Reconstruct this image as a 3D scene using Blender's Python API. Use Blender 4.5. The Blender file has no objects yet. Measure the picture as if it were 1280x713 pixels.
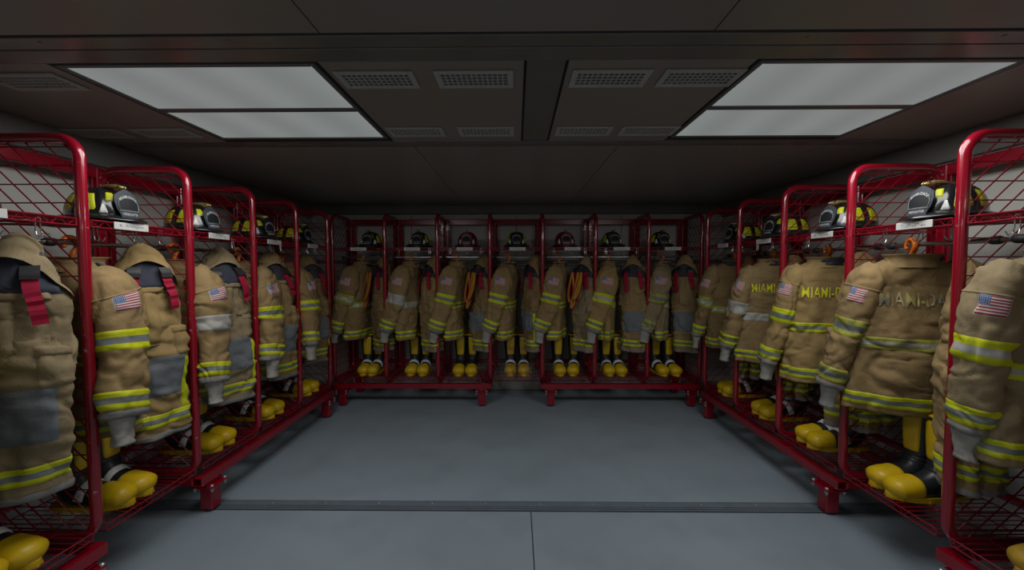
import bpy, bmesh, math, random
import numpy as np
from mathutils import Matrix, Vector

# ------------------------------------------------------------------ camera, world, exposure
scene = bpy.context.scene
C = scene.collection
PI = math.pi

cam_d = bpy.data.cameras.new('camera')
cam_d.sensor_fit = 'HORIZONTAL'
cam_d.sensor_width = 36.0
cam_d.lens = 494.4 / 1280 * 36.0
cam_d.clip_start = 0.02
cam = bpy.data.objects.new('camera', cam_d)
C.objects.link(cam)
cam.location = (0, 0, 1.412)
cam.rotation_mode = 'XYZ'
cam.rotation_euler = (PI / 2 - 0.0434, 0.001, 0.0103)
scene.camera = cam

world = bpy.data.worlds.new('world')
scene.world = world
world.use_nodes = True
world.node_tree.nodes['Background'].inputs[0].default_value = (0.5, 0.55, 0.6, 1)
world.node_tree.nodes['Background'].inputs[1].default_value = 0.0

vs = scene.view_settings
vs.view_transform = 'Standard'
vs.look = 'None'
vs.exposure = 0.0
vs.gamma = 1.0
vs.use_curve_mapping = False

PANEL_EMIT = 0.20        # radiance of the lit diffusers
LAMP_W = 7.4             # power of the lamp in each ceiling fixture

# ------------------------------------------------------------------ dimensions
XL, XR, YB = -1.796, 1.8045, 4.003      # front planes of the three rack rows
YN = 1.630                              # end frame of the near rack units
D = 0.533                               # locker pitch
XB = -1.864
ZTOP = 1.9675
DEP = 0.47                              # locker depth
WX, WY, ZC = 2.36, 4.56, 2.128          # side walls, back wall, ceiling
YF = -3.0                               # wall behind the camera
SH_T, SH_B = 1.615, 0.295               # shelf heights
ROD_Y, ROD_Z = 0.19, 1.525

# ------------------------------------------------------------------ materials
M = {}
def nodes_of(name):
    m = bpy.data.materials.new(name)
    m.use_nodes = True
    nt = m.node_tree
    return m, nt, nt.nodes['Principled BSDF']

def mat(name, col, rough=0.6, metal=0.0, var=0.12, scale=6.0, bump=0.0, bscale=60.0, spec=0.5, coat=0.0, dirt=None):
    """procedural paint / cloth: noise colour variation and fine relief"""
    m, nt, b = nodes_of(name)
    N, L = nt.nodes, nt.links
    tc = N.new('ShaderNodeTexCoord')
    nz = N.new('ShaderNodeTexNoise'); nz.inputs['Scale'].default_value = scale
    nz.inputs['Detail'].default_value = 6
    L.new(tc.outputs['Object'], nz.inputs['Vector'])
    rp = N.new('ShaderNodeValToRGB')
    lo = [max(0, c * (1 - var)) for c in col]; hi = [min(1, c * (1 + var)) for c in col]
    rp.color_ramp.elements[0].position = 0.3; rp.color_ramp.elements[1].position = 0.7
    rp.color_ramp.elements[0].color = (*lo, 1); rp.color_ramp.elements[1].color = (*hi, 1)
    L.new(nz.outputs['Fac'], rp.inputs['Fac'])
    out = rp.outputs['Color']
    if dirt:
        dcol, amount, dsc = dirt
        n2 = N.new('ShaderNodeTexNoise'); n2.inputs['Scale'].default_value = dsc; n2.inputs['Detail'].default_value = 8
        L.new(tc.outputs['Object'], n2.inputs['Vector'])
        r2 = N.new('ShaderNodeValToRGB')
        r2.color_ramp.elements[0].position = 0.48; r2.color_ramp.elements[1].position = 0.72
        r2.color_ramp.elements[0].color = (0, 0, 0, 1); r2.color_ramp.elements[1].color = (amount, amount, amount, 1)
        L.new(n2.outputs['Fac'], r2.inputs['Fac'])
        mx = N.new('ShaderNodeMixRGB'); mx.inputs['Color2'].default_value = (*dcol, 1)
        L.new(r2.outputs['Color'], mx.inputs['Fac']); L.new(out, mx.inputs['Color1'])
        out = mx.outputs['Color']
    L.new(out, b.inputs['Base Color'])
    b.inputs['Roughness'].default_value = rough
    b.inputs['Metallic'].default_value = metal
    b.inputs['Specular IOR Level'].default_value = spec
    b.inputs['Coat Weight'].default_value = coat
    if bump:
        crumple = name.startswith('tan') or name == 'knee_grey'
        bn = N.new('ShaderNodeTexNoise'); bn.inputs['Scale'].default_value = bscale; bn.inputs['Detail'].default_value = 4
        L.new(tc.outputs['Object'], bn.inputs['Vector'])
        bp = N.new('ShaderNodeBump'); bp.inputs['Strength'].default_value = bump; bp.inputs['Distance'].default_value = 0.004
        L.new(bn.outputs['Fac'], bp.inputs['Height']); L.new(bp.outputs['Normal'], b.inputs['Normal'])
        if crumple:      # sharp folds of stiff cloth
            mp = N.new('ShaderNodeMapping'); mp.inputs['Scale'].default_value = (1, 1, .75)
            L.new(tc.outputs['Object'], mp.inputs['Vector'])
            wn = N.new('ShaderNodeTexNoise'); wn.inputs['Scale'].default_value = 8; wn.inputs['Detail'].default_value = 3; wn.inputs['Distortion'].default_value = 0.7
            L.new(mp.outputs['Vector'], wn.inputs['Vector'])
            ab = N.new('ShaderNodeMath'); ab.operation = 'SUBTRACT'; ab.inputs[1].default_value = 0.5; L.new(wn.outputs['Fac'], ab.inputs[0])
            a2 = N.new('ShaderNodeMath'); a2.operation = 'ABSOLUTE'; L.new(ab.outputs[0], a2.inputs[0])
            sq = N.new('ShaderNodeMath'); sq.operation = 'POWER'; sq.inputs[1].default_value = 0.6; L.new(a2.outputs[0], sq.inputs[0])
            b2 = N.new('ShaderNodeBump'); b2.inputs['Strength'].default_value = 0.28; b2.inputs['Distance'].default_value = 0.016
            L.new(sq.outputs[0], b2.inputs['Height']); L.new(b2.outputs['Normal'], bp.inputs['Normal'])
    M[name] = m
    return m

mat('red_paint', (0.235, 0.003, 0.014), 0.22, var=0.08, coat=0.3)
mat('wire_red', (0.20, 0.003, 0.013), 0.32, var=0.1)
mat('steel', (0.55, 0.56, 0.56), 0.28, metal=1.0, var=0.1)
mat('galvanised', (0.45, 0.48, 0.48), 0.45, metal=0.8, var=0.15, scale=14)
mat('dark_plastic', (0.02, 0.02, 0.022), 0.5)
mat('orange_plastic', (0.75, 0.17, 0.012), 0.4, var=0.1)
mat('label_white', (0.50, 0.50, 0.48), 0.6, var=0.06, scale=30)
mat('ink', (0.12, 0.12, 0.12), 0.8)
TANS = {'tan': (0.262, 0.180, 0.083), 'tan_gold': (0.290, 0.200, 0.084), 'tan_grey': (0.240, 0.186, 0.106), 'tan_brown': (0.220, 0.147, 0.066)}
for k, c in TANS.items():
    mat(k, c, 0.85, var=0.10, scale=5, bump=0.30, bscale=170, spec=0.2, dirt=((c[0] * .55, c[1] * .55, c[2] * .55), 0.45, 7))
mat('lime', (0.46, 0.49, 0.010), 0.55, var=0.08, scale=20, spec=0.3)
mat('lime_worn', (0.30, 0.31, 0.035), 0.65, var=0.2, scale=25, dirt=((0.13, 0.12, 0.08), 0.8, 16))
mat('silver_tape', (0.155, 0.172, 0.160), 0.5, var=0.12, scale=25, spec=0.4)
mat('silver_worn', (0.30, 0.30, 0.27), 0.6, var=0.2, scale=25, dirt=((0.62, 0.62, 0.58), 0.8, 22))
mat('white_tape', (0.36, 0.36, 0.33), 0.55, var=0.14, scale=14, dirt=((0.25, 0.24, 0.2), 0.5, 10))
mat('knit_grey', (0.31, 0.30, 0.275), 0.95, var=0.12, scale=20, bump=0.4, bscale=220, spec=0.1)
mat('cuff_grey', (0.19, 0.19, 0.185), 0.9, var=0.15, scale=20, bump=0.3, bscale=200, spec=0.1)
mat('knee_grey', (0.15, 0.165, 0.18), 0.85, var=0.22, scale=9, bump=0.35, bscale=120, spec=0.2, dirt=((0.10, 0.10, 0.10), 0.6, 9))
mat('lining', (0.035, 0.035, 0.042), 0.85, var=0.2)
mat('lining_blue', (0.03, 0.035, 0.055), 0.85, var=0.2)
mat('strap_red', (0.30, 0.010, 0.035), 0.8, var=0.12, scale=30, bump=0.2, bscale=300, spec=0.2)
mat('strap_yellow', (0.45, 0.29, 0.015), 0.7, var=0.1, scale=30)
mat('boot_black', (0.018, 0.020, 0.024), 0.38, var=0.2, scale=12)
mat('boot_yellow', (0.60, 0.40, 0.004), 0.42, var=0.08, scale=8, dirt=((0.30, 0.18, 0.02), 0.35, 9))
mat('boot_yellow_dirty', (0.55, 0.34, 0.03), 0.55, var=0.15, scale=8, dirt=((0.14, 0.09, 0.03), 0.8, 14))
mat('boot_band', (0.62, 0.63, 0.62), 0.45, var=0.08, scale=20)
mat('helmet_black', (0.012, 0.012, 0.014), 0.22, var=0.2, scale=9, coat=0.3)
mat('helmet_red', (0.10, 0.008, 0.012), 0.22, var=0.2, scale=9, coat=0.3)
mat('helmet_lime', (0.50, 0.53, 0.012), 0.4, var=0.08, scale=30)
mat('shield_grey', (0.034, 0.041, 0.053), 0.6, var=0.2, scale=40, spec=0.25, bump=0.15, bscale=200)
mat('shield_dark', (0.010, 0.011, 0.014), 0.6, spec=0.2, var=0.2)
mat('shield_red', (0.13, 0.012, 0.02), 0.5, var=0.2)
mat('letter_white', (0.34, 0.34, 0.33), 0.6, var=0.06)
mat('letter_lime', (0.62, 0.60, 0.02), 0.6, var=0.08)
mat('letter_worn', (0.24, 0.22, 0.15), 0.7, var=0.4, scale=30, dirt=((0.42, 0.36, 0.06), 0.9, 12))
mat('brass', (0.42, 0.32, 0.12), 0.4, metal=0.7, var=0.3, scale=40)
mat('floor_paint', (0.235, 0.288, 0.335), 0.5, var=0.07, scale=1.6, bump=0.05, bscale=90, dirt=((0.13, 0.155, 0.18), 0.25, 3.0))
mat('threshold_metal', (0.14, 0.175, 0.21), 0.42, var=0.1, scale=10, metal=0.2)
mat('gap_dark', (0.012, 0.012, 0.013), 0.8)
mat('wall_panel', (0.46, 0.46, 0.43), 0.55, var=0.04, scale=2.0, bump=0.03, bscale=40)
mat('wall_band', (0.17, 0.165, 0.155), 0.6, var=0.06, scale=2.0)
mat('wall_end', (0.22, 0.22, 0.21), 0.6, var=0.06, scale=2.0)
mat('baseboard_metal', (0.34, 0.34, 0.32), 0.4, metal=0.3, var=0.1, scale=12)
mat('ceiling_panel', (0.25, 0.212, 0.185), 0.34, var=0.06, scale=1.5, bump=0.02, bscale=300)
mat('ceiling_metal', (0.20, 0.19, 0.18), 0.25, metal=0.4, var=0.08, scale=5)
mat('ceiling_dark', (0.15, 0.135, 0.12), 0.4, var=0.08)
mat('vent_grey', (0.42, 0.40, 0.37), 0.5, var=0.05)
mat('fixture_metal', (0.16, 0.16, 0.165), 0.4, metal=0.3, var=0.06)

def worn_red():
    """powder coat with chips where bare steel shows, low on the frames"""
    m, nt, b = nodes_of('red_paint_chipped')
    N, L = nt.nodes, nt.links
    tc = N.new('ShaderNodeTexCoord')
    nz = N.new('ShaderNodeTexNoise'); nz.inputs['Scale'].default_value = 34; nz.inputs['Detail'].default_value = 5
    L.new(tc.outputs['Object'], nz.inputs['Vector'])
    rp = N.new('ShaderNodeValToRGB')
    rp.color_ramp.elements[0].position = 0.69; rp.color_ramp.elements[0].color = (0.235, 0.003, 0.014, 1)
    rp.color_ramp.elements[1].position = 0.73; rp.color_ramp.elements[1].color = (0.25, 0.2, 0.19, 1)
    L.new(nz.outputs['Fac'], rp.inputs['Fac']); L.new(rp.outputs['Color'], b.inputs['Base Color'])
    b.inputs['Roughness'].default_value = 0.2
    b.inputs['Coat Weight'].default_value = 0.6
    b.inputs['Coat Roughness'].default_value = 0.04
    M['red_paint_chipped'] = m
worn_red()

def diffuser_mat():
    m, nt, b = nodes_of('light_diffuser')
    b.inputs['Base Color'].default_value = (0.05, 0.05, 0.05, 1)
    b.inputs['Emission Color'].default_value = (0.93, 1.0, 0.99, 1)
    b.inputs['Emission Strength'].default_value = PANEL_EMIT
    N, L = nt.nodes, nt.links
    tc = N.new('ShaderNodeTexCoord')
    nz = N.new('ShaderNodeTexWave'); nz.inputs['Scale'].default_value = 1.1; nz.inputs['Distortion'].default_value = 2.5
    nz.inputs['Detail Scale'].default_value = 0.6
    L.new(tc.outputs['Object'], nz.inputs['Vector'])
    mr = N.new('ShaderNodeMapRange'); mr.inputs['To Min'].default_value = PANEL_EMIT * 0.93; mr.inputs['To Max'].default_value = PANEL_EMIT * 1.07
    L.new(nz.outputs['Fac'], mr.inputs['Value']); L.new(mr.outputs['Result'], b.inputs['Emission Strength'])
    M['light_diffuser'] = m
diffuser_mat()

def flag_mat():
    """stars-and-stripes patch from the patch UV: 13 stripes, blue canton, pale border"""
    m, nt, b = nodes_of('flag_print')
    N, L = nt.nodes, nt.links
    uv = N.new('ShaderNodeUVMap'); uv.uv_map = 'UVMap'
    sp = N.new('ShaderNodeSeparateXYZ'); L.new(uv.outputs['UV'], sp.inputs[0])
    def math_(op, a, bb=None):
        n = N.new('ShaderNodeMath'); n.operation = op
        for i, x in enumerate((a, bb)):
            if x is None: continue
            if isinstance(x, (int, float)): n.inputs[i].default_value = x
            else: L.new(x, n.inputs[i])
        return n.outputs[0]
    X, Y = sp.outputs['X'], sp.outputs['Y']
    st = math_('GREATER_THAN', math_('MODULO', math_('MULTIPLY', math_('SUBTRACT', Y, 0.06), 13 / 0.88 / 2), 1.0), 0.5)
    mix1 = N.new('ShaderNodeMixRGB'); mix1.inputs['Color1'].default_value = (0.30, 0.03, 0.06, 1); mix1.inputs['Color2'].default_value = (0.52, 0.48, 0.44, 1)
    L.new(st, mix1.inputs['Fac'])
    can = math_('MULTIPLY', math_('LESS_THAN', X, 0.42), math_('GREATER_THAN', Y, 0.47))
    vor = N.new('ShaderNodeTexVoronoi'); vor.inputs['Scale'].default_value = 16; vor.inputs['Randomness'].default_value = 0.2
    L.new(uv.outputs['UV'], vor.inputs['Vector'])
    star = math_('LESS_THAN', vor.outputs['Distance'], 0.28)
    mixb = N.new('ShaderNodeMixRGB'); mixb.inputs['Color1'].default_value = (0.05, 0.09, 0.22, 1); mixb.inputs['Color2'].default_value = (0.5, 0.5, 0.52, 1)
    L.new(star, mixb.inputs['Fac'])
    mix2 = N.new('ShaderNodeMixRGB'); L.new(can, mix2.inputs['Fac']); L.new(mix1.outputs[0], mix2.inputs['Color1']); L.new(mixb.outputs[0], mix2.inputs['Color2'])
    edge = math_('MAXIMUM', math_('ABSOLUTE', math_('SUBTRACT', X, 0.5)), math_('ABSOLUTE', math_('SUBTRACT', Y, 0.5)))
    brd = math_('GREATER_THAN', edge, 0.455)
    mix3 = N.new('ShaderNodeMixRGB'); L.new(brd, mix3.inputs['Fac']); L.new(mix2.outputs[0], mix3.inputs['Color1']); mix3.inputs['Color2'].default_value = (0.42, 0.40, 0.36, 1)
    L.new(mix3.outputs[0], b.inputs['Base Color'])
    b.inputs['Roughness'].default_value = 0.9
    M['flag_print'] = m
flag_mat()

def label_ink_mat():
    """white shelf label with a smudged, unreadable hand-written line"""
    m, nt, b = nodes_of('label_written')
    N, L = nt.nodes, nt.links
    uv = N.new('ShaderNodeTexCoord')
    mp = N.new('ShaderNodeMapping'); mp.inputs['Scale'].default_value = (95, 1, 60)
    L.new(uv.outputs['Object'], mp.inputs['Vector'])
    nz = N.new('ShaderNodeTexNoise'); nz.inputs['Scale'].default_value = 1.5; nz.inputs['Detail'].default_value = 3
    L.new(mp.outputs['Vector'], nz.inputs['Vector'])
    sp = N.new('ShaderNodeSeparateXYZ'); L.new(uv.outputs['Object'], sp.inputs[0])
    def math_(op, a, bb):
        n = N.new('ShaderNodeMath'); n.operation = op
        for i, x in enumerate((a, bb)):
            if isinstance(x, (int, float)): n.inputs[i].default_value = x
            else: L.new(x, n.inputs[i])
        return n.outputs[0]
    ab = N.new('ShaderNodeMath'); ab.operation = 'ABSOLUTE'; L.new(sp.outputs['X'], ab.inputs[0])
    az = N.new('ShaderNodeMath'); az.operation = 'ABSOLUTE'; L.new(sp.outputs['Z'], az.inputs[0])
    inside = math_('MULTIPLY', math_('LESS_THAN', ab.outputs[0], 0.055), math_('LESS_THAN', az.outputs[0], 0.008))
    inkf = math_('MULTIPLY', inside, math_('MULTIPLY', math_('GREATER_THAN', nz.outputs['Fac'], 0.52), 0.7))
    mx = N.new('ShaderNodeMixRGB'); mx.inputs['Color1'].default_value = (0.50, 0.50, 0.48, 1); mx.inputs['Color2'].default_value = (0.12, 0.12, 0.13, 1)
    L.new(inkf, mx.inputs['Fac']); L.new(mx.outputs[0], b.inputs['Base Color'])
    b.inputs['Roughness'].default_value = 0.6
    M['label_written'] = m
label_ink_mat()

# ------------------------------------------------------------------ mesh helpers
class MB:
    def __init__(s):
        s.v = []; s.f = []; s.m = []; s.uv = None
    def add(s, v, f, mi=0):
        o = len(s.v)
        s.v.extend([tuple(p) for p in v])
        s.f.extend([tuple(i + o for i in q) for q in f])
        s.m.extend([mi] * len(f))
        return s
    def box(s, x0, x1, y0, y1, z0, z1, mi=0):
        v = [(x, y, z) for z in (z0, z1) for y in (y0, y1) for x in (x0, x1)]
        f = [(0, 2, 3, 1), (4, 5, 7, 6), (0, 1, 5, 4), (2, 6, 7, 3), (0, 4, 6, 2), (1, 3, 7, 5)]
        return s.add(v, f, mi)
    def bbox(s, x0, x1, y0, y1, z0, z1, b=0.004, mi=0):
        """box with chamfered edges"""
        b = min(b, (x1 - x0) * .45, (y1 - y0) * .45, (z1 - z0) * .45)
        v = []; idx = {}
        for ix, X in enumerate((x0, x1)):
            for iy, Y in enumerate((y0, y1)):
                for iz, Z in enumerate((z0, z1)):
                    sx, sy, sz = (b if ix == 0 else -b), (b if iy == 0 else -b), (b if iz == 0 else -b)
                    for ax, p in enumerate(((X, Y + sy, Z + sz), (X + sx, Y, Z + sz), (X + sx, Y + sy, Z))):
                        idx[(ix, iy, iz, ax)] = len(v); v.append(p)
        f = []
        for ix in (0, 1):
            q = [idx[(ix, a, c, 0)] for a, c in ((0, 0), (0, 1), (1, 1), (1, 0))]; f.append(q if ix == 0 else q[::-1])
        for iy in (0, 1):
            q = [idx[(a, iy, c, 1)] for a, c in ((0, 0), (1, 0), (1, 1), (0, 1))]; f.append(q if iy == 0 else q[::-1])
        for iz in (0, 1):
            q = [idx[(a, c, iz, 2)] for a, c in ((0, 0), (0, 1), (1, 1), (1, 0))]; f.append(q if iz == 0 else q[::-1])
        for a in (0, 1):
            for c in (0, 1):
                f.append([idx[(0, a, c, 1)], idx[(1, a, c, 1)], idx[(1, a, c, 2)], idx[(0, a, c, 2)]])
                f.append([idx[(a, 0, c, 0)], idx[(a, 1, c, 0)], idx[(a, 1, c, 2)], idx[(a, 0, c, 2)]])
                f.append([idx[(a, c, 0, 0)], idx[(a, c, 1, 0)], idx[(a, c, 1, 1)], idx[(a, c, 0, 1)]])
        for k in [(a, c, e) for a in (0, 1) for c in (0, 1) for e in (0, 1)]:
            f.append([idx[(*k, 0)], idx[(*k, 1)], idx[(*k, 2)]])
        return s.add(v, f, mi)
    def tube(s, pts, r, n=8, closed=False, mi=0, flat=None):
        P = np.array(pts, float); K = len(P)
        if closed: T = np.roll(P, -1, 0) - np.roll(P, 1, 0)
        else:
            T = np.zeros_like(P); T[1:-1] = P[2:] - P[:-2]; T[0] = P[1] - P[0]; T[-1] = P[-1] - P[-2]
        T /= np.linalg.norm(T, axis=1)[:, None] + 1e-12
        ref = np.array((0, 0, 1.0)) if abs(T[0][2]) < .9 else np.array((1.0, 0, 0))
        A = np.cross(T[0], ref); A /= np.linalg.norm(A)
        v = []
        for i in range(K):
            A = A - T[i] * np.dot(A, T[i]); A /= np.linalg.norm(A)
            Bv = np.cross(T[i], A)
            rr = r[i] if hasattr(r, '__len__') else r
            for j in range(n):
                a = 2 * PI * j / n + (PI / n)
                fa = flat if flat else 1.0
                v.append(P[i] + A * math.cos(a) * rr + Bv * math.sin(a) * rr * fa)
        f = []
        for i in range(K if closed else K - 1):
            i2 = (i + 1) % K
            for j in range(n):
                j2 = (j + 1) % n
                f.append((i * n + j, i * n + j2, i2 * n + j2, i2 * n + j))
        if not closed:
            f.append(tuple(range(n))[::-1]); f.append(tuple((K - 1) * n + j for j in range(n)))
        return s.add(v, f, mi)
    def lathe(s, prof, n=16, mi=0, at=(0, 0, 0)):
        v = []; f = []
        for r, z in prof:
            for j in range(n):
                a = 2 * PI * j / n
                v.append((at[0] + r * math.cos(a), at[1] + r * math.sin(a), at[2] + z))
        for i in range(len(prof) - 1):
            for j in range(n):
                j2 = (j + 1) % n
                f.append((i * n + j, i * n + j2, (i + 1) * n + j2, (i + 1) * n + j))
        f.append(tuple(range(n))[::-1]); f.append(tuple((len(prof) - 1) * n + j for j in range(n)))
        return s.add(v, f, mi)
    def prism(s, pts, d0, d1, axis='y', mi=0):
        """outline extruded along an axis; pts are the two other coordinates"""
        n = len(pts); v = []
        for d in (d0, d1):
            for a, b in pts:
                v.append((a, d, b) if axis == 'y' else ((d, a, b) if axis == 'x' else (a, b, d)))
        f = [tuple(range(n)), tuple(range(2 * n - 1, n - 1, -1))]
        for i in range(n):
            j = (i + 1) % n
            f.append((i, i + n, j + n, j))
        return s.add(v, f, mi)
    def mesh(s, name, mats, smooth=False):
        me = bpy.data.meshes.new(name)
        me.from_pydata(s.v, [], s.f)
        for k in (mats if isinstance(mats, (list, tuple)) else [mats]): me.materials.append(M[k])
        if max(s.m, default=0) > 0: me.polygons.foreach_set('material_index', s.m)
        if s.uv is not None:
            l = me.uv_layers.new(name='UVMap')
            for p in me.polygons:
                for li in p.loop_indices: l.data[li].uv = s.uv[me.loops[li].vertex_index]
        if smooth: me.polygons.foreach_set('use_smooth', [True] * len(me.polygons))
        me.update()
        return me
    def build(s, name, mats, parent=None, smooth=False):
        return link(name, s.mesh(name, mats, smooth), parent)

def link(name, me, parent=None, loc=None, rz=None):
    o = bpy.data.objects.new(name, me)
    C.objects.link(o)
    if parent: o.parent = parent
    if loc is not None: o.location = loc
    if rz is not None: o.rotation_euler = (0, 0, rz)
    return o

def autosmooth(me, angle=0.6):
    """smooth faces but keep hard corners"""
    me.polygons.foreach_set('use_smooth', [True] * len(me.polygons))
    me.set_sharp_from_angle(angle=angle)
    return me

def tag(o, label=None, cat=None, group=None, kind=None):
    if label: o['label'] = label
    if cat: o['category'] = cat
    if group: o['group'] = group
    if kind: o['kind'] = kind
    return o

def empty(name, loc=(0, 0, 0), rz=0):
    o = bpy.data.objects.new(name, None)
    o.empty_display_size = 0.1
    C.objects.link(o)
    o.location = loc; o.rotation_euler = (0, 0, rz)
    return o

def struct(o):
    o['kind'] = 'structure'
    return o

def hash3(i, j, k):
    h = (i * 374761393 + j * 668265263 + k * 2147483647 + 1274126177) & 0xFFFFFFFF
    h = ((h ^ (h >> 13)) * 1274126177) & 0xFFFFFFFF
    h = (h ^ (h >> 16)) & 0xFFFFFFFF
    return h.astype(np.float64) / 4294967295.0 * 2 - 1

def vn(P):
    """vectorised 3-D value noise in -1..1"""
    P = np.asarray(P, float)
    I = np.floor(P).astype(np.int64); F = P - I
    F = F * F * F * (F * (F * 6 - 15) + 10)
    out = 0
    for dx in (0, 1):
        for dy in (0, 1):
            for dz in (0, 1):
                w = (F[..., 0] if dx else 1 - F[..., 0]) * (F[..., 1] if dy else 1 - F[..., 1]) * (F[..., 2] if dz else 1 - F[..., 2])
                out = out + w * hash3(I[..., 0] + dx, I[..., 1] + dy, I[..., 2] + dz)
    return out

def hermite(ks, vals, t):
    ks = np.asarray(ks, float); vals = np.asarray(vals, float)
    m = np.zeros_like(vals)
    dk = np.diff(ks)[:, None]; sl = np.diff(vals, axis=0) / dk
    m[0] = sl[0]; m[-1] = sl[-1]
    m[1:-1] = (sl[:-1] * dk[1:] + sl[1:] * dk[:-1]) / (dk[1:] + dk[:-1])
    t = np.asarray(t, float)
    i = np.clip(np.searchsorted(ks, t, side='right') - 1, 0, len(ks) - 2)
    h = ks[i + 1] - ks[i]; x = np.clip((t - ks[i]) / h, -0.2, 1.2)[..., None]; h = h[..., None]
    return ((2 * x**3 - 3 * x**2 + 1) * vals[i] + (x**3 - 2 * x**2 + x) * h * m[i] + (-2 * x**3 + 3 * x**2) * vals[i + 1] + (x**3 - x**2) * h * m[i + 1])

class Loft:
    """a wrinkled cloth (or rubber) tube: ring centres and half-axes along v, angle u in turns.
    u=0 points along +x of the ring frame, u=.25 to the front (-y), u=.75 to the back."""
    def __init__(s, keys, n=2.3, seed=0, big=0.0, crease=0.0, flute=0.0, fk=5, rings=(), horiz=False, clampz=None, fs=1.0, sag=0.0):
        K = np.array(keys, float)
        s.k = K[:, 0]; s.c = K[:, 1:4]; s.r = K[:, 4:6]
        s.n, s.seed, s.big, s.crease, s.flute, s.fk, s.rings = n, seed, big, crease, flute, fk, rings
        s.horiz, s.clampz, s.fs, s.sag = horiz, clampz, fs, sag
    def pos(s, u, v, off=0.0):
        u = np.asarray(u, float); v = np.asarray(v, float)
        c = hermite(s.k, s.c, v); r = np.maximum(hermite(s.k, s.r, v), 0.0015)
        if s.horiz:
            T = np.zeros_like(c); T[..., 2] = -1
        else:
            T = hermite(s.k, s.c, np.minimum(v + .01, s.k[-1])) - hermite(s.k, s.c, np.maximum(v - .01, s.k[0]))
            T = T / (np.linalg.norm(T, axis=-1)[..., None] + 1e-12)
        A = np.zeros_like(c); A[..., 0] = 1
        A = A - T * (A * T).sum(-1)[..., None]; A /= np.linalg.norm(A, axis=-1)[..., None]
        B = np.cross(T, A)
        th = 2 * PI * u; e = 2 / s.n
        cs, sn = np.cos(th), np.sin(th)
        cx = np.sign(cs) * np.abs(cs) ** e; sx = np.sign(sn) * np.abs(sn) ** e
        a, b = r[..., 0], r[..., 1]
        P = c + A * (a * cx)[..., None] + B * (b * sx)[..., None]
        Nn = A * (cs * b)[..., None] + B * (sn * a)[..., None]
        Nn = Nn / (np.linalg.norm(Nn, axis=-1)[..., None] + 1e-12)
        d = np.zeros_like(u) + off
        if s.big or s.crease or s.flute or s.rings:
            sd = s.seed * 17.31
            vv = np.clip(v, 0, 1)
            if s.big: d = d + s.big * (1.1 * vn(P * np.array((8, 8, 3.6)) * s.fs + sd) + .6 * vn(P * np.array((13, 13, 9)) * s.fs + sd + 3))
            if s.crease:
                q = P * np.array((9, 9, 6)) * s.fs + sd + 5
                q = q + 0.9 * np.stack([vn(P * 6 + sd), vn(P * 6 + sd + 31), vn(P * 6 + sd + 57)], -1)
                n1 = vn(q); n2 = vn(q * 2.1 + 40)
                d = d - s.crease * np.exp(-(n1 / .13) ** 2) + s.crease * .5 * np.exp(-((n1 - .3) / .16) ** 2) - s.crease * .5 * np.exp(-(n2 / .2) ** 2) + s.crease * 0.25 * vn(P * 40 + sd)
            if s.flute: d = d + s.flute * vv ** 1.6 * np.sin(s.fk * th + 2.2 * vn(np.stack([vv * 2, vv * 0 + sd, vv * 0], -1)) + sd)
            for (v0, wd, amp, fr) in s.rings:
                d = d + amp * np.exp(-((v - v0) / wd) ** 2) * np.sin(2 * PI * fr * v + 1.9 * np.cos(th + sd) + 1.5 * vn(P * 10 + sd + 9))
        P = P + Nn * d[..., None]
        if s.clampz is not None: P[..., 2] = np.maximum(P[..., 2], s.clampz)
        return P
    def surface(s, nu, nv, v0=0.0, v1=1.0, turn=True, cap0=False, cap1=False):
        """full tube as MB; turn folds the far edge inward as a hem"""
        vs_ = list(np.linspace(v0, v1, nv)); offs = [0.0] * nv
        if turn: vs_ += [v1, v1 - 0.03, v1 - 0.12]; offs += [-0.007, -0.010, -0.012]
        V, U = np.meshgrid(np.array(vs_), np.arange(nu) / nu, indexing='ij')
        O = np.repeat(np.array(offs)[:, None], nu, 1)
        P = s.pos(U, V, O)
        R = len(vs_)
        idx = np.arange(R * nu).reshape(R, nu)
        f = np.stack([idx[:-1, :], np.roll(idx, -1, 1)[:-1, :], np.roll(idx, -1, 1)[1:, :], idx[1:, :]], -1).reshape(-1, 4)[:, ::-1]
        mb = MB(); mb.add(P.reshape(-1, 3).tolist(), f.tolist())
        if cap0: mb.f.append(tuple(range(nu))); mb.m.append(0)
        if cap1: mb.f.append(tuple(int(i) for i in idx[-1])[::-1]); mb.m.append(0)
        return mb
    def patch(s, u0, u1, v0, v1, off=0.004, nu=12, nv=10, rows=None, rise=None, skew=0.0, closed=False, arch=0.0):
        """a piece sewn onto the surface; its rim dips into the cloth. rows: material index by v fraction.
        rise: extra offset at the lower edge. skew: shift of v along u."""
        a = np.linspace(0, 1, nu); b = np.linspace(0, 1, nv)
        Bq, Aq = np.meshgrid(b, a, indexing='ij')
        if closed:
            Aq = np.meshgrid(b, np.arange(nu) / nu, indexing='ij')[1]
        U = u0 + (u1 - u0) * Aq; V = v0 + (v1 - v0) * Bq + skew * (Aq - .5)
        O = np.full_like(U, off)
        if rise is not None: O = O + rise * Bq ** 1.5 * np.sin(PI * Aq) ** .6
        if arch: V = V + arch * Bq * np.abs(2 * Aq - 1) ** 1.8
        O[0, :] = -0.001
        if rise is None: O[-1, :] = -0.001
        if not closed: O[:, 0] = -0.001; O[:, -1] = -0.001
        P = s.pos(U, V, O)
        R, Cn = U.shape
        idx = np.arange(R * Cn).reshape(R, Cn)
        mb = MB()
        cols = range(Cn if closed else Cn - 1)
        mb.v = [tuple(p) for p in P.reshape(-1, 3).tolist()]
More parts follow.
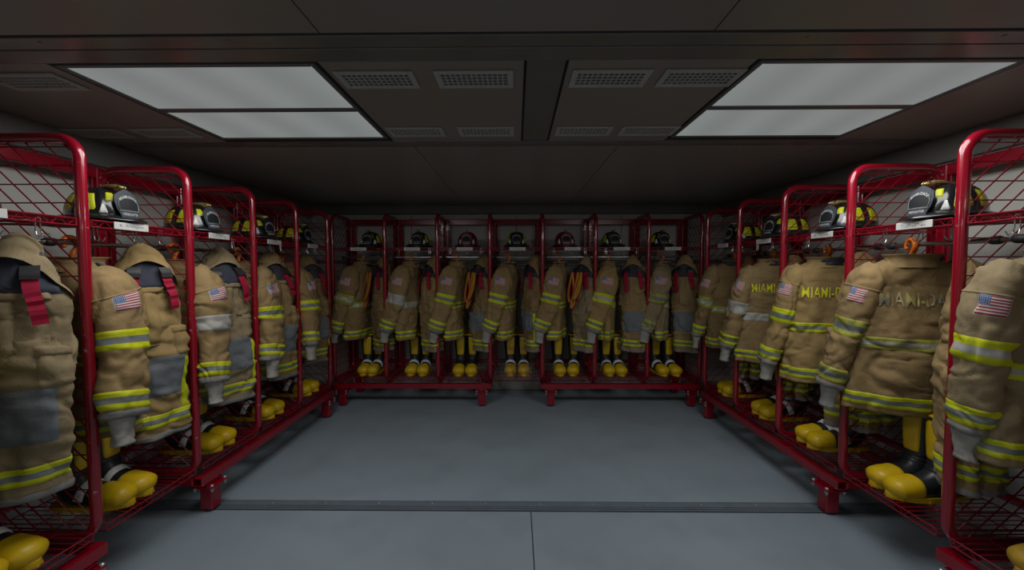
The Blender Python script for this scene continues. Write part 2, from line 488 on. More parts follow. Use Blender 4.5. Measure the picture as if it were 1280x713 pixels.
        for i in range(R - 1):
            mi = 0
            if rows:
                fr = (i + .5) / (R - 1)
                for k, lim in enumerate(rows):
                    if fr > lim: mi = k + 1
            for j in cols:
                j2 = (j + 1) % Cn
                mb.f.append((int(idx[i + 1, j]), int(idx[i + 1, j2]), int(idx[i, j2]), int(idx[i, j]))); mb.m.append(mi)
        mb.uv = [(float(x), float(1 - y)) for x, y in zip(Aq.ravel(), Bq.ravel())]
        return mb
    def band(s, v0, v1, style, off=0.004, nu=60, u0=None, u1=None, skew=0.0):
        mats = {'ysy': ('lime', 'silver_tape', 'lime'), 'worn': ('lime_worn', 'silver_worn', 'lime_worn'), 'white': ('white_tape', 'white_tape', 'white_tape'),
                'wy': ('lime', 'white_tape', 'lime'), 'dirty': ('lime_worn', 'silver_tape', 'lime_worn')}[style]
        if u0 is None: mb = s.patch(0, 1, v0, v1, off, nu, 13, rows=(0.34, 0.66), closed=True)
        else: mb = s.patch(u0, u1, v0, v1, off, nu, 13, rows=(0.34, 0.66), skew=skew)
        mb.m = [2 if k == 2 else k for k in mb.m]
        return mb, list(mats)
    def strip(s, path, hw, off=0.006, th=0.0035, n=14):
        """a strap lying on the surface along (u, v, lift) points"""
        pp = hermite(np.linspace(0, 1, len(path)), np.array(path, float), np.linspace(0, 1, n))
        P = s.pos(pp[:, 0], pp[:, 1], off + pp[:, 2])
        Q = s.pos(pp[:, 0], pp[:, 1], off + pp[:, 2] + 0.02)
        Nn = Q - P; Nn /= np.linalg.norm(Nn, axis=1)[:, None]
        T = np.gradient(P, axis=0); T /= np.linalg.norm(T, axis=1)[:, None]
        S = np.cross(T, Nn); S /= np.linalg.norm(S, axis=1)[:, None]
        return ribbon(P, S, Nn, hw, th)

def ribbon(P, S, Nn, hw, th):
    mb = MB(); n = len(P); v = []
    for i in range(n):
        for a, b in ((-1, 0), (1, 0), (1, 1), (-1, 1)):
            v.append(P[i] + S[i] * hw * a + Nn[i] * th * b)
    f = []
    for i in range(n - 1):
        for j in range(4):
            j2 = (j + 1) % 4
            f.append((i * 4 + j, i * 4 + j2, i * 4 + 4 + j2, i * 4 + 4 + j))
    f.append((3, 2, 1, 0)); f.append(tuple((n - 1) * 4 + j for j in range(4)))
    return mb.add(v, f)

_text_cache = {}
def text_mesh(txt, w, h, bold=0.02):
    """lettering as (verts 2-D, faces) fitted to w x h, centred"""
    key = (txt, bold)
    if key not in _text_cache:
        cu = bpy.data.curves.new('lettering', 'FONT'); cu.body = txt; cu.resolution_u = 2; cu.offset = bold
        cu.space_character = 1.08
        ob = bpy.data.objects.new('lettering_source', cu); C.objects.link(ob)
        dg = bpy.context.evaluated_depsgraph_get()
        me = bpy.data.meshes.new_from_object(ob.evaluated_get(dg))
        bm = bmesh.new(); bm.from_mesh(me)          # enough points for the letters to follow the cloth
        bmesh.ops.triangulate(bm, faces=bm.faces[:])
        bmesh.ops.subdivide_edges(bm, edges=[e for e in bm.edges if e.calc_length() > .12], cuts=2, use_grid_fill=True)
        bm.to_mesh(me); bm.free()
        vv = np.array([tuple(q.co) for q in me.vertices]); ff = [tuple(p.vertices) for p in me.polygons]
        bpy.data.objects.remove(ob); bpy.data.curves.remove(cu); bpy.data.meshes.remove(me)
        _text_cache[key] = (vv, ff)
    vv, ff = _text_cache[key]
    lo, hi = vv.min(0), vv.max(0)
    q = (vv[:, :2] - (lo[:2] + hi[:2]) / 2) / (hi[:2] - lo[:2]) * np.array((w, h))
    return q, ff

# ------------------------------------------------------------------ the room
def build_room():
    # floor: painted panels with real joints, a threshold strip across
    fl = MB(); fl.box(-WX - .1, WX + .1, YF - .1, WY + .1, -0.06, -0.004)
    floor = struct(fl.build('floor', 'gap_dark'))
    g = 0.0025
    for (x0, x1, y0, y1) in ((-WX, 0.085, YF, 2.235), (0.085, WX, YF, 2.235), (-WX, WX, 2.335, WY)):
        p = MB(); p.bbox(x0 + g, x1 - g, y0 + g, y1 - g, -0.02, 0.0, 0.0012)
        p.build('floor_panel', 'floor_paint', floor)
    t = MB()
    prof = [(2.241, -.006), (2.241, .003), (2.249, .004), (2.252, -.006), (2.257, -.006), (2.259, .004), (2.268, .004), (2.271, -.006), (2.276, -.006), (2.279, .004), (2.318, .005), (2.334, .001), (2.334, -.006)]
    t.prism(prof, -WX, WX, 'x')
    th = t.build('threshold_strip', 'threshold_metal', floor)
    for k in range(14):
        s = MB(); s.lathe([(0.005, 0), (0.005, .0016), (0.003, .0026)], 8, at=(-2.1 + k * .32, 2.300, 0.0042))
        s.build('screw', 'galvanised', th)
    # walls
    w = MB(); w.box(-WX - .1, -WX, YF - .1, WY + .1, 0, ZC + .05); wl = struct(w.build('wall_left', 'wall_panel'))
    w = MB(); w.box(WX, WX + .1, YF - .1, WY + .1, 0, ZC + .05); wr = struct(w.build('wall_right', 'wall_panel'))
    w = MB(); w.box(-WX, WX, WY, WY + .1, 0, ZC + .05); wb = struct(w.build('wall_back', 'wall_end'))
    w = MB(); w.box(-WX, WX, YF - .1, YF, 0, ZC + .05); wf = struct(w.build('wall_front', 'wall_end'))
    for sgn, par in ((-1, wl), (1, wr)):
        xi = sgn * WX
        for y0, y1 in ((YF, -1.3), (-1.3, .3), (.3, 1.52), (1.52, 2.75), (2.75, WY)):
            p = MB(); a, b = sorted((xi, xi - sgn * .012)); p.bbox(a, b, y0 + .003, y1 - .003, .02, 1.975, .002)
            p.build('wall_sheet', 'wall_panel', par)
        p = MB(); a, b = sorted((xi, xi - sgn * .03)); p.bbox(a, b, YF, WY, 1.985, ZC, .004)
        p.build('cornice_band', 'wall_band', par)
        for yy, in ((1.50,), (2.15,)):
            p = MB(); a, b = sorted((xi - sgn * .014, xi - sgn * .035))
            p.bbox(a, b, yy - .03, yy + .03, .05, 1.97, .003)
            a, b = sorted((xi - sgn * .03, xi - sgn * .045)); p.bbox(a, b, yy - .008, yy + .008, .05, 1.97, .003)
            p.build('wall_channel', 'galvanised', par)
        p = MB(); a, b = sorted((xi - sgn * .012, xi - sgn * .03)); p.bbox(a, b, YF, WY, 0.001, .09, .003)
        struct(p.build('baseboard_' + ('left' if sgn < 0 else 'right'), 'baseboard_metal'))
    for x0, x1 in ((-WX, -1.2), (-1.2, 0), (0, 1.2), (1.2, WX)):
        for z0, z1 in ((.10, 1.46), (1.50, 2.02)):
            p = MB(); p.bbox(x0 + .003, x1 - .003, WY - .014, WY, z0, z1, .002); p.build('wall_sheet', 'wall_panel', wb)
    p = MB(); p.bbox(-WX, WX, WY - .02, WY, 1.462, 1.498, .004); p.build('joint_strip', 'wall_band', wb)
    p = MB(); p.bbox(-WX, WX, WY - .04, WY, 2.03, ZC, .004); p.build('cornice_band', 'wall_band', wb)
    p = MB(); p.bbox(-WX + .03, WX - .03, WY - .028, WY - .012, 0.001, .10, .003); struct(p.build('baseboard_back', 'baseboard_metal'))
    # ceiling
    c = MB(); c.box(-WX - .1, WX + .1, YF - .1, WY + .1, ZC + .006, ZC + .08); ce = struct(c.build('ceiling', 'gap_dark'))
    xs = [-WX, -1.8, -.6, .6, 1.8, WX]
    for (y0, y1) in ((YF, -2.36), (-1.28, 1.235), (2.36, WY)):
        for a, b in zip(xs[:-1], xs[1:]):
            p = MB(); p.bbox(a + .002, b - .002, y0 + .003, y1 - .003, ZC, ZC + .012, .001); p.build('ceiling_panel', 'ceiling_panel', ce)
    for y0, y1, mt in ((1.241, 1.306, 'ceiling_metal'), (1.312, 1.392, 'ceiling_metal'), (2.262, 2.292, 'ceiling_metal'), (2.298, 2.354, 'ceiling_metal'), (-1.39, -1.284, 'ceiling_metal'), (-2.354, -2.262, 'ceiling_metal')):
        p = MB(); p.bbox(-WX, WX, y0, y1, ZC - .004, ZC + .010, .0015); p.build('ceiling_strip', mt, ce)
    for k in range(8):
        s = MB(); s.lathe([(0.004, 0), (0.006, .002), (.006, .003)], 8, at=(-2.1 + k * .6, 1.262, ZC - .0065)); s.build('rivet', 'ceiling_dark', ce)
    for ys in (1, -1):
        y0, y1 = (1.395, 2.258) if ys > 0 else (-2.258, -1.395)
        for a, b, mt in ((-WX, -1.64, 'ceiling_panel'), (-.69, .03, 'ceiling_panel'), (.036, .176, 'ceiling_dark'), (.182, .83, 'ceiling_panel'), (1.775, WX, 'ceiling_panel')):
            p = MB(); p.bbox(a + .002, b - .002, y0, y1, ZC - (.003 if mt == 'ceiling_panel' else -.002), ZC + .012, .001); p.build('ceiling_panel', mt, ce)
build_room()

def ceiling_light(x0, x1, y0, y1, label):
    """recessed troffer: metal frame, glowing diffuser, and the lamp that lights the room"""
    t = empty('ceiling_light', ((x0 + x1) / 2, (y0 + y1) / 2, ZC))
    hx, hy = (x1 - x0) / 2, (y1 - y0) / 2
    f = MB(); w = .018
    f.bbox(-hx - w, -hx, -hy - w, hy + w, -.006, .012, .002); f.bbox(hx, hx + w, -hy - w, hy + w, -.006, .012, .002)
    f.bbox(-hx, hx, -hy - w, -hy, -.006, .012, .002); f.bbox(-hx, hx, hy, hy + w, -.006, .012, .002)
    f.build('frame', 'fixture_metal', t)
    d = MB(); d.bbox(-hx, hx, -hy, hy, -.001, .004, .001); d.build('diffuser', 'light_diffuser', t)
    ld = bpy.data.lights.new('lamp', 'AREA'); ld.shape = 'RECTANGLE'; ld.size = hx * 2 - .02; ld.size_y = hy * 2 - .02
    ld.energy = LAMP_W; ld.color = (1.0, 0.99, 0.97)
    lo = bpy.data.objects.new('lamp', ld); C.objects.link(lo); lo.parent = t; lo.location = (0, 0, -.010)
    tag(t, label, 'light', 'lit ceiling panels')
for (a, b, sd) in ((-1.605, -.722, 'left'), (.862, 1.748, 'right')):
    ceiling_light(a, b, 1.422, 1.79, 'larger near half of the lit ceiling panel on the %s' % sd)
    ceiling_light(a, b, 1.826, 2.186, 'smaller far half of the lit ceiling panel on the %s' % sd)
    ceiling_light(a, b, -1.79, -1.422, 'lit ceiling panel behind the viewer, %s side, nearer one' % sd)
    ceiling_light(a, b, -2.186, -1.826, 'lit ceiling panel behind the viewer, %s side, farther one' % sd)

def vent_meshes():
    fr = MB(); a, b, w = .145, .066, .02
    fr.bbox(-a, -a + w, -b, b, -.008, .0, .002); fr.bbox(a - w, a, -b, b, -.008, .0, .002)
    fr.bbox(-a + w, a - w, -b, -b + w, -.008, 0, .002); fr.bbox(-a + w, a - w, b - w, b, -.008, 0, .002)
    gr = MB()
    n, m = 13, 4
    for i in range(n + 1):
        x = -a + w + (2 * a - 2 * w) * i / n; gr.box(x - .0024, x + .0024, -b + w, b - w, -.006, -.001)
    for j in range(m + 1):
        y = -b + w + (2 * b - 2 * w) * j / m; gr.box(-a + w, a - w, y - .003, y + .003, -.0065, -.001)
    bk = MB(); bk.box(-a + w, a - w, -b + w, b - w, -.001, 0)
    return fr.mesh('frame', 'vent_grey'), gr.mesh('grille', 'vent_grey'), bk.mesh('backing', 'gap_dark')
VF, VG, VB = vent_meshes()
def vent(x, y, label):
    t = empty('ceiling_vent', (x, y, ZC - .003))
    link('frame', VF, t); link('grille', VG, t); link('backing', VB, t)
    tag(t, label, 'vent', 'ceiling vents between the lights')
for nm, xs in (('left centre panel', (-.52, -.155)), ('right centre panel', (.35, .685)), ('panel above the left racks', (-2.20, -1.835))):
    for y, row in ((1.52, 'near'), (2.09, 'far')):
        for k, x in enumerate(xs):
            vent(x, y, 'ceiling vent grille, %s row, %s of the pair in the %s' % (row, ('left', 'right')[k], nm))

# ------------------------------------------------------------------ racks
def loop_yz(y0, y1, z0, z1, r, x=0, n=8):
    pts = []
    for cy, cz, a0 in ((y1 - r, z1 - r, 0), (y0 + r, z1 - r, 90), (y0 + r, z0 + r, 180), (y1 - r, z0 + r, 270)):
        for k in range(n + 1):
            a = math.radians(a0 + 90 * k / n)
            pts.append((x, cy + r * math.cos(a), cz + r * math.sin(a)))
    return pts
R_T = 0.0205
def rack_meshes():
    m = {}
    z0, z1 = 0.262, ZTOP - R_T
    b = MB(); b.tube(loop_yz(0, DEP, z0, z1, .085), R_T, 12, True); m['frame'] = b.mesh('side_frame', 'red_paint_chipped', True)
    g = MB(); r = .0029; sp = .0762
    yl, yh, zl, zh = .012, DEP - .012, z0 + .012, z1 - .012
    z = z1 - .035
    g.tube([(.004, yl + .05, z1 - .018), (.004, yh - .05, z1 - .018)], r, 5)
    while z > zl + .02:
        g.tube([(.004, yl, z), (.004, yh, z)], r, 5); z -= sp
    c = zl - (DEP)              # diagonals: z = y + c (descend towards the front)
    while c < zh:
        ya, yb = yl, yh; za, zb = ya + c, yb + c
        if za < zl: ya, za = zl - c, zl
        if zb > zh: yb, zb = zh - c, zh
        if yb - ya > .03: g.tube([(-.003, ya, za), (-.003, yb, zb)], r, 5)
        c += sp
    m['grid'] = g.mesh('wire_grid', 'wire_red', True)
    def shelf(z, y0, y1, x0=.028, x1=D - .028, truss=.028):
        s = MB(); rr = .0032
        s.tube([(x0, y0, z), (x1, y0, z)], rr, 6); s.tube([(x0, y0, z - truss), (x1, y0, z - truss)], rr, 6)
        s.tube([(x0, y0, z), (x0, y0, z - truss)], rr, 6); s.tube([(x1, y0, z), (x1, y0, z - truss)], rr, 6)
        n = 16; pts = [(x0 + (x1 - x0) * i / n, y0 + .004, z - (truss if i % 2 else 0)) for i in range(n + 1)]
        s.tube(pts, .0026, 5)
        s.tube([(x0, y1, z), (x1, y1, z)], rr, 6)
        for y in (y0 + (y1 - y0) * .33, y0 + (y1 - y0) * .67): s.tube([(x0, y, z - .004), (x1, y, z - .004)], rr, 6)
        n = 15
        for i in range(n + 1):
            x = x0 + (x1 - x0) * i / n; s.tube([(x, y0, z), (x, y1, z)], .0024, 5)
        for x in (x0, x1): s.tube([(x, y0, z - truss), (x, y1, z - truss * .6)], rr, 6)
        return s.mesh('wire_shelf', 'wire_red', True)
    m['shelf_t'] = shelf(SH_T, -.005, .40)
    m['shelf_b'] = shelf(SH_B, -.012, .45)
    b = MB(); b.tube([(-.0, ROD_Y, ROD_Z), (D, ROD_Y, ROD_Z)], .0105, 10); m['rod'] = b.mesh('hanging_rod', 'steel', True)
    b = MB(); b.tube([(-.02, 0, 0), (-.014, 0, 0), (.014, 0, 0), (.02, 0, 0)], [.015, .018, .018, .015], 10); m['collar'] = b.mesh('rod_collar', 'dark_plastic', True)
    # wire coat hook: a U that hangs from the shelf
    b = MB()
    for s in (-1, 1):
        b.tube([(s * .008, .0, SH_T - .004), (s * .009, 0, SH_T - .055), (s * .010, -.006, SH_T - .075), (s * .011, -.020, SH_T - .082), (s * .012, -.030, SH_T - .066)], .0022, 6)
    b.tube([(-.008, 0, SH_T - .004), (.008, 0, SH_T - .004)], .0022, 6)
    m['hook'] = b.mesh('coat_hook', 'steel', True)
    # rear upright: plate with two channels
    b = MB(); b.bbox(-.055, .055, DEP - .004, DEP + .008, .26, 1.93, .003)
    b.bbox(-.045, -.012, DEP - .022, DEP - .004, .26, 1.95, .004); b.bbox(.012, .045, DEP - .022, DEP - .004, .26, 1.95, .004)
    m['upright'] = b.mesh('rear_upright', 'red_paint')
    b = MB()
    for z in (1.90, 1.86, 1.2, .6):
        for x in (-.028, .028): b.lathe([(.006, 0), (.006, .004), (.003, .006)], 8, at=(x, 0, 0)); 
    vv = []; k = 0; per = 24
    for z in (1.90, 1.86, 1.2, .6):
        for x in (-.028, .028):
            for p in b.v[k * per:(k + 1) * per]: vv.append((p[0], DEP - .022 - p[2], z + p[1]))
            k += 1
    b.v = vv; m['bolts'] = b.mesh('upright_bolts', 'steel')
    # foot
    b = MB(); b.bbox(-.037, .037, -.037, .037, .012, .150, .006); m['foot'] = b.mesh('foot', 'red_paint')
    b = MB(); b.bbox(-.062, .062, -.062, .062, .150, .158, .002); b.bbox(-.062, .062, -.03, .03, .166, .172, .002); b.bbox(-.05, .05, -.02, .02, .158, .182, .002)
    m['flange'] = b.mesh('flange', 'red_paint')
    b = MB(); b.lathe([(.030, .0), (.036, .004), (.036, .013), (.03, .015)], 14); m['pad'] = b.mesh('foot_pad', 'dark_plastic', True)
    b = MB(); b.lathe([(.005, .128), (.005, .135), (.009, .136), (.009, .148), (.006, .149), (.006, .159), (.009, .160), (.009, .168), (.005, .171)], 8)
    m['bolt'] = b.mesh('bolt', 'galvanised')
    for k in ('frame', 'grid', 'shelf_t', 'shelf_b', 'rod', 'collar', 'hook', 'pad'): autosmooth(m[k], 0.9)
    return m
RM = rack_meshes()

def square_tube(mb, x0, x1, y0, y1, z0, z1, t=.004):
    """hollow rail along x with open ends"""
    o = [(y0, z0), (y1, z0), (y1, z1), (y0, z1)]; i = [(y0 + t, z0 + t), (y1 - t, z0 + t), (y1 - t, z1 - t), (y0 + t, z1 - t)]
    v = [(x, *p) for x in (x0, x1) for p in o] + [(x, *p) for x in (x0, x1) for p in i]
    f = []
    for a in range(4):
        c = (a + 1) % 4
        f += [(a, c, 4 + c, 4 + a)[::-1], (8 + a, 8 + c, 12 + c, 12 + a), (a, c, 8 + c, 8 + a), (4 + a, 4 + c, 12 + c, 12 + a)[::-1]]
    return mb.add(v, f)

label_plain = None
def shelf_label(parent, x, text=None):
    b = MB(); b.bbox(-.082, .082, -.0025, .0025, -.0165, .0165, .0015)
    if text:
        q, ff = text_mesh(text, .115, .016, 0.0)
        b.add([(p[0], -.0028, p[1]) for p in q], ff, 1)
    o = b.build('name_label', ['label_white', 'ink'] if text else ['label_written'], parent)
    o.location = (x, -.0105, SH_T - .012)
    return o

def locker_fit(t, i, lab, hooks=(.12, .30, .44)):
    """shelves, rod and hooks of the locker that starts at local x"""
    x = i * D
    sh = link('wire_shelf', RM['shelf_t'], t, (x, 0, 0))
    if lab is not None: shelf_label(sh, lab[0], lab[1])
    link('wire_shelf', RM['shelf_b'], t, (x, 0, 0))
    link('hanging_rod', RM['rod'], t, (x, 0, 0))
    for xx in (.04, D - .04): link('rod_collar', RM['collar'], t, (x + xx, ROD_Y, ROD_Z))
    for h in hooks: link('coat_hook', RM['hook'], t, (x + h, .075, 0))
    b = MB(); b.bbox(x + .002, x + D - .002, DEP - .018, DEP + .006, 1.895, 1.955, .004); b.build('top_rail', 'red_paint', t)
    b = MB(); b.bbox(x + .002, x + D - .002, DEP - .014, DEP + .004, .33, .37, .004); b.build('lower_rail', 'red_paint', t)

def rack_unit(name, loc, rz, n, labels, label, group):
    t = empty(name, loc, rz)
    for i in range(n + 1):
        fr = link('side_frame', RM['frame'], t, (i * D, 0, 0)); link('wire_grid', RM['grid'], fr)
        up = link('rear_upright', RM['upright'], t, (i * D, 0, 0)); tag(link('upright_bolts', RM['bolts'], up), kind='stuff')
    for i in range(n): locker_fit(t, i, labels[i])
    x0, x1 = -.012, n * D + .012
    b = MB(); square_tube(b, x0, x1, -.030, .018, .182, .230); b.build('base_rail', 'red_paint', t)
    b = MB(); square_tube(b, x0, x1, DEP - .035, DEP + .013, .182, .230); b.build('base_rail', 'red_paint', t)
    for i in range(n + 1):
        b = MB(); b.bbox(i * D - .018, i * D + .018, .018, DEP - .035, .19, .226, .004); b.build('cross_member', 'red_paint', t)
    for x in (.085, n * D - .085):
        for y in (-.002, DEP - .03):
            ft = link('foot', RM['foot'], t, (x, y, 0)); link('flange', RM['flange'], ft); link('foot_pad', RM['pad'], ft); [link('bolt', RM['bolt'], ft, (bx, by, 0)) for bx in (-.05, .05) for by in (-.05, .05)]
    tag(t, label, 'rack', group)
    return t

def link_unit(loc, rz, lab, label, group):
    t = empty('link_locker', loc, rz)
    locker_fit(t, 0, lab)
    tag(t, label, 'rack', group)
    return t

LEFT, RIGHT, BACK = PI / 2, -PI / 2, 0.0
W = lambda x, s=None: (x, s)
rack_unit('gear_rack', (XL, YN - 2 * D, 0), LEFT, 2, [None, W(.20)], 'red wire gear rack cut off by the left edge of the photo', 'red wire gear racks')
link_unit((XL, YN, 0), LEFT, W(.20, 'K. Armagost'), 'red wire shelves bridging the two gear racks on the left', 'bridging wire shelves')
rack_unit('gear_rack', (XL, YN + D, 0), LEFT, 3, [W(.21), W(.22), W(.24)], 'long red wire gear rack along the left wall', 'red wire gear racks')
rack_unit('gear_rack', (XR, YN, 0), RIGHT, 2, [W(.30), None], 'red wire gear rack cut off by the right edge of the photo', 'red wire gear racks')
link_unit((XR, YN + D, 0), RIGHT, W(.35), 'red wire shelves bridging the two gear racks on the right', 'bridging wire shelves')
rack_unit('gear_rack', (XR, YN + 4 * D, 0), RIGHT, 3, [W(.30), W(.33), W(.345, 'A. Tarafa')], 'long red wire gear rack along the right wall', 'red wire gear racks')
rack_unit('gear_rack', (XB, YB, 0), BACK, 3, [W(.27), W(.28), W(.28)], 'red wire gear rack on the left half of the back wall', 'red wire gear racks')
link_unit((XB + 3 * D, YB, 0), BACK, W(.28), 'red wire shelves bridging the two gear racks at the back', 'bridging wire shelves')
rack_unit('gear_rack', (XB + 4 * D, YB, 0), BACK, 3, [W(.30), W(.26), W(.24)], 'red wire gear rack on the right half of the back wall', 'red wire gear racks')

# locker frames: origin at the left front post seen from the room, x to the right, y into the locker
class Locker:
    def __init__(s, row, org, rz, where):
        s.row, s.where = row, where
        s.mx = Matrix.Translation(org) @ Matrix.Rotation(rz, 4, 'Z'); s.rz = rz
    def place(s, o, x, y, z, r=0.0):
        p = s.mx @ Vector((x, y, z)); o.location = p; o.rotation_euler = (0, 0, s.rz + r)
LK = {}
nm = ['nearest', 'second-nearest', 'third-nearest', 'fourth-nearest', 'farthest']
for i in range(5):
    LK['L%d' % i] = Locker('left', (XL, YN + (i - 1) * D, 0), LEFT, 'the %s locker on the left' % nm[i])
    LK['R%d' % i] = Locker('right', (XR, YN + i * D, 0), RIGHT, 'the %s locker on the right' % nm[i])
bn = ['the leftmost back-wall locker', 'the second back-wall locker from left', 'the third back-wall locker from left', 'the middle back-wall locker',
      'the third back-wall locker from right', 'the second back-wall locker from right', 'the rightmost back-wall locker']
for i in range(7): LK['B%d' % i] = Locker('back', (XB + i * D, YB, 0), BACK, bn[i])

# ------------------------------------------------------------------ turnout jacket
def jacket(lk, x, y, rot, cloth='tan', arm='ysy', hem='ysy', letters=None, flag_u=0.0, seed=1, swing=(0.03, -0.05), back_sw=(0.0, -0.03), sc=1.0, desc='tan turnout jacket', drop=0.0, slv=1.0, lean=0.0):
    """shoulder line along local x (wearer's left = +x), front = -y, z = 0 at the neck"""
    t = empty('turnout_jacket')
    body = Loft([(0, 0, .01, .005, .070, .056), (.05, 0, .01, -.020, .115, .072), (.13, 0, .01, -.060, .180, .086), (.22, 0, 0, -.130, .205, .096),
                 (.45, 0, -.005, -.34, .212, .098), (.75, 0, -.01, -.58, .228, .096), (1, 0, -.012, -.785, .242, .094)],
                n=2.5, seed=seed, big=.014, crease=.010, flute=.012, fk=5, horiz=True)
    bo = body.surface(88, 84).build('body', cloth, t, True)
    def band(par, lf, v0, v1, st, **k):
        mb, ms = lf.band(v0, v1, st, **k); mb.build('reflective_band', ms, par, True)
    band(bo, body, .52, .60, 'worn' if arm == 'dirty' else arm, nu=88)
    band(bo, body, .885, .965, hem, nu=88)
    # storm flap, pockets, yoke seam, collar
    body.patch(.235, .30, .06, .985, .010, 6, 40).build('storm_flap', cloth, bo, True)
    for u0, u1 in ((.05, .20), (.33, .46)):
        body.patch(u0, u1, .66, .86, .016, 12, 12).build('pocket', cloth, bo, True)
        body.patch(u0 - .005, u1 + .005, .635, .70, .021, 12, 6).build('pocket_flap', cloth, bo, True)
    body.patch(.55, .95, .075, .235, .0035, 30, 10).build('yoke', cloth, bo, True)
    col = Loft([(0, 0, .012, -.050, .125, .090), (.45, 0, .016, -.012, .106, .080), (1, 0, .026, .016, .118, .088)], n=2.2, seed=seed + 3, big=.008, crease=.006, horiz=True)
    col.surface(40, 12).build('collar', cloth, t, True)
    body.patch(.70, .80, .018, .085, .012, 10, 8).build('collar_tab', 'dark_plastic', bo, True)
    li = Loft([(0, 0, .015, -.06, .098, .070), (1, 0, .024, .010, .104, .075)], n=2.2, seed=seed + 4, big=.005, horiz=True)
    li.surface(32, 6, cap0=True).build('collar_lining', 'lining', t, True)
    # sleeves
    for s in (1, -1):
        sw = swing if s > 0 else back_sw
        K = []
        for v, cx, cy, cz, a, b in ((0, .135, .008, -.060, .050, .058), (.10, .165, .006, -.090, .066, .080), (.25, .190, .0, -.180, .073, .110 * slv), (.5, .210, -.014, -.365, .068, .102 * slv),
                                    (.75, .220, -.030, -.535, .067, .090 * slv), (1, .225, -.048, -.690, .062, .080 * slv)):
            K.append((v, s * (cx + sw[0] * v ** 1.5), cy + sw[1] * v ** 1.6 - lean * max(0, 1 - v / .35), cz, a, b))
        sl = Loft(K, n=2.2, seed=seed + 7 + s, big=.012, crease=.008, rings=((.58, .12, .006, 6), (.9, .08, .003, 9)))
        so = sl.surface(60, 80).build('sleeve', cloth, t, True)
        band(so, sl, .43, .56, arm)
        band(so, sl, .82, .945, 'ysy' if arm != 'dirty' else 'dirty')
        mb = sl.patch(0, 1, .952, 1.0, .004, 44, 5, closed=True); mb.build('cuff', 'cuff_grey', so, True)
        e = K[-1]; p = K[-2]
        dr = np.array(e[1:4]) - np.array(p[1:4]); dr /= np.linalg.norm(dr); dr = dr * .5 + np.array((0, 0, -.5)); dr /= np.linalg.norm(dr)
        c0 = np.array(e[1:4])
        ks = [(v, *(c0 + dr * l), r1, r2) for v, l, r1, r2 in ((0, -.04, .050, .064), (.35, .015, .042, .052), (.7, .075, .032, .042), (1, .118, .034, .044))]
        wr = Loft(ks, n=2.2, seed=seed + 20 + s, big=.006, crease=.005, fs=1.6)
        wr.surface(28, 16).build('wristlet', 'knit_grey', so, True)
        sl.patch(0, 1, .205, .222, .0035, 60, 4, closed=True).build('shoulder_seam', cloth, so, True)
        if s > 0:
            sl.patch(flag_u + .085, flag_u - .085, .215, .325, .0045, 14, 10).build('flag_patch', 'flag_print', so, True)
    if letters:
        wd = .031 * len('MIAMI-DADE')
        q, ff = text_mesh('MIAMI-DADE', wd, .066, .004)
        zz = -.205 + q[:, 1]; xx = -q[:, 0]
        kz = body.c[:, 2]
        v = np.interp(-zz, -kz, body.k)
        for _ in range(4):
            zc = hermite(body.k, body.c, v)[:, 2]; v = v + (zc - zz) * 1.0 * .9
        a = hermite(body.k, body.r, v)[:, 0]
        cc = (np.clip(np.abs(xx) / a, 0, .98)) ** (body.n / 2)
        u = .75 + np.sign(xx) * np.arcsin(cc) / (2 * PI)
        P = body.pos(u, v, np.full_like(u, .0085))
        mb = MB(); mb.add(P.tolist(), ff); mb.build('lettering', letters, bo)
    lk.place(t, x, y, 1.462 - drop, -PI / 2 + rot); t.scale = (sc, sc, sc)
    tag(t, '%s hanging in %s' % (desc, lk.where), 'jacket', 'turnout jackets hanging in the lockers')
    # hanger
    h = empty('coat_hanger')
    b = MB(); pts = []
    for k in range(15):
        a = math.radians(-60 + 270 * k / 14); pts.append((0, .033 * math.cos(a), .033 * math.sin(a)))
    pts = [(0, .004, -.066), (0, .010, -.045)] + pts
    b.tube(pts, .0095, 8, flat=1.3); b.build('hook', 'orange_plastic', h, True)
    b = MB(); b.tube([(-.15, 0, -.105), (-.09, 0, -.085), (-.03, 0, -.07), (.03, 0, -.07), (.09, 0, -.085), (.15, 0, -.105)], .008, 8); b.build('arm', 'dark_plastic', h, True)
    lk.place(h, x, y, ROD_Z - .008 + .003, -PI / 2 + rot)
    tag(h, 'orange-hooked coat hanger on the rod in %s' % lk.where, 'hanger', 'orange coat hangers')
    return t

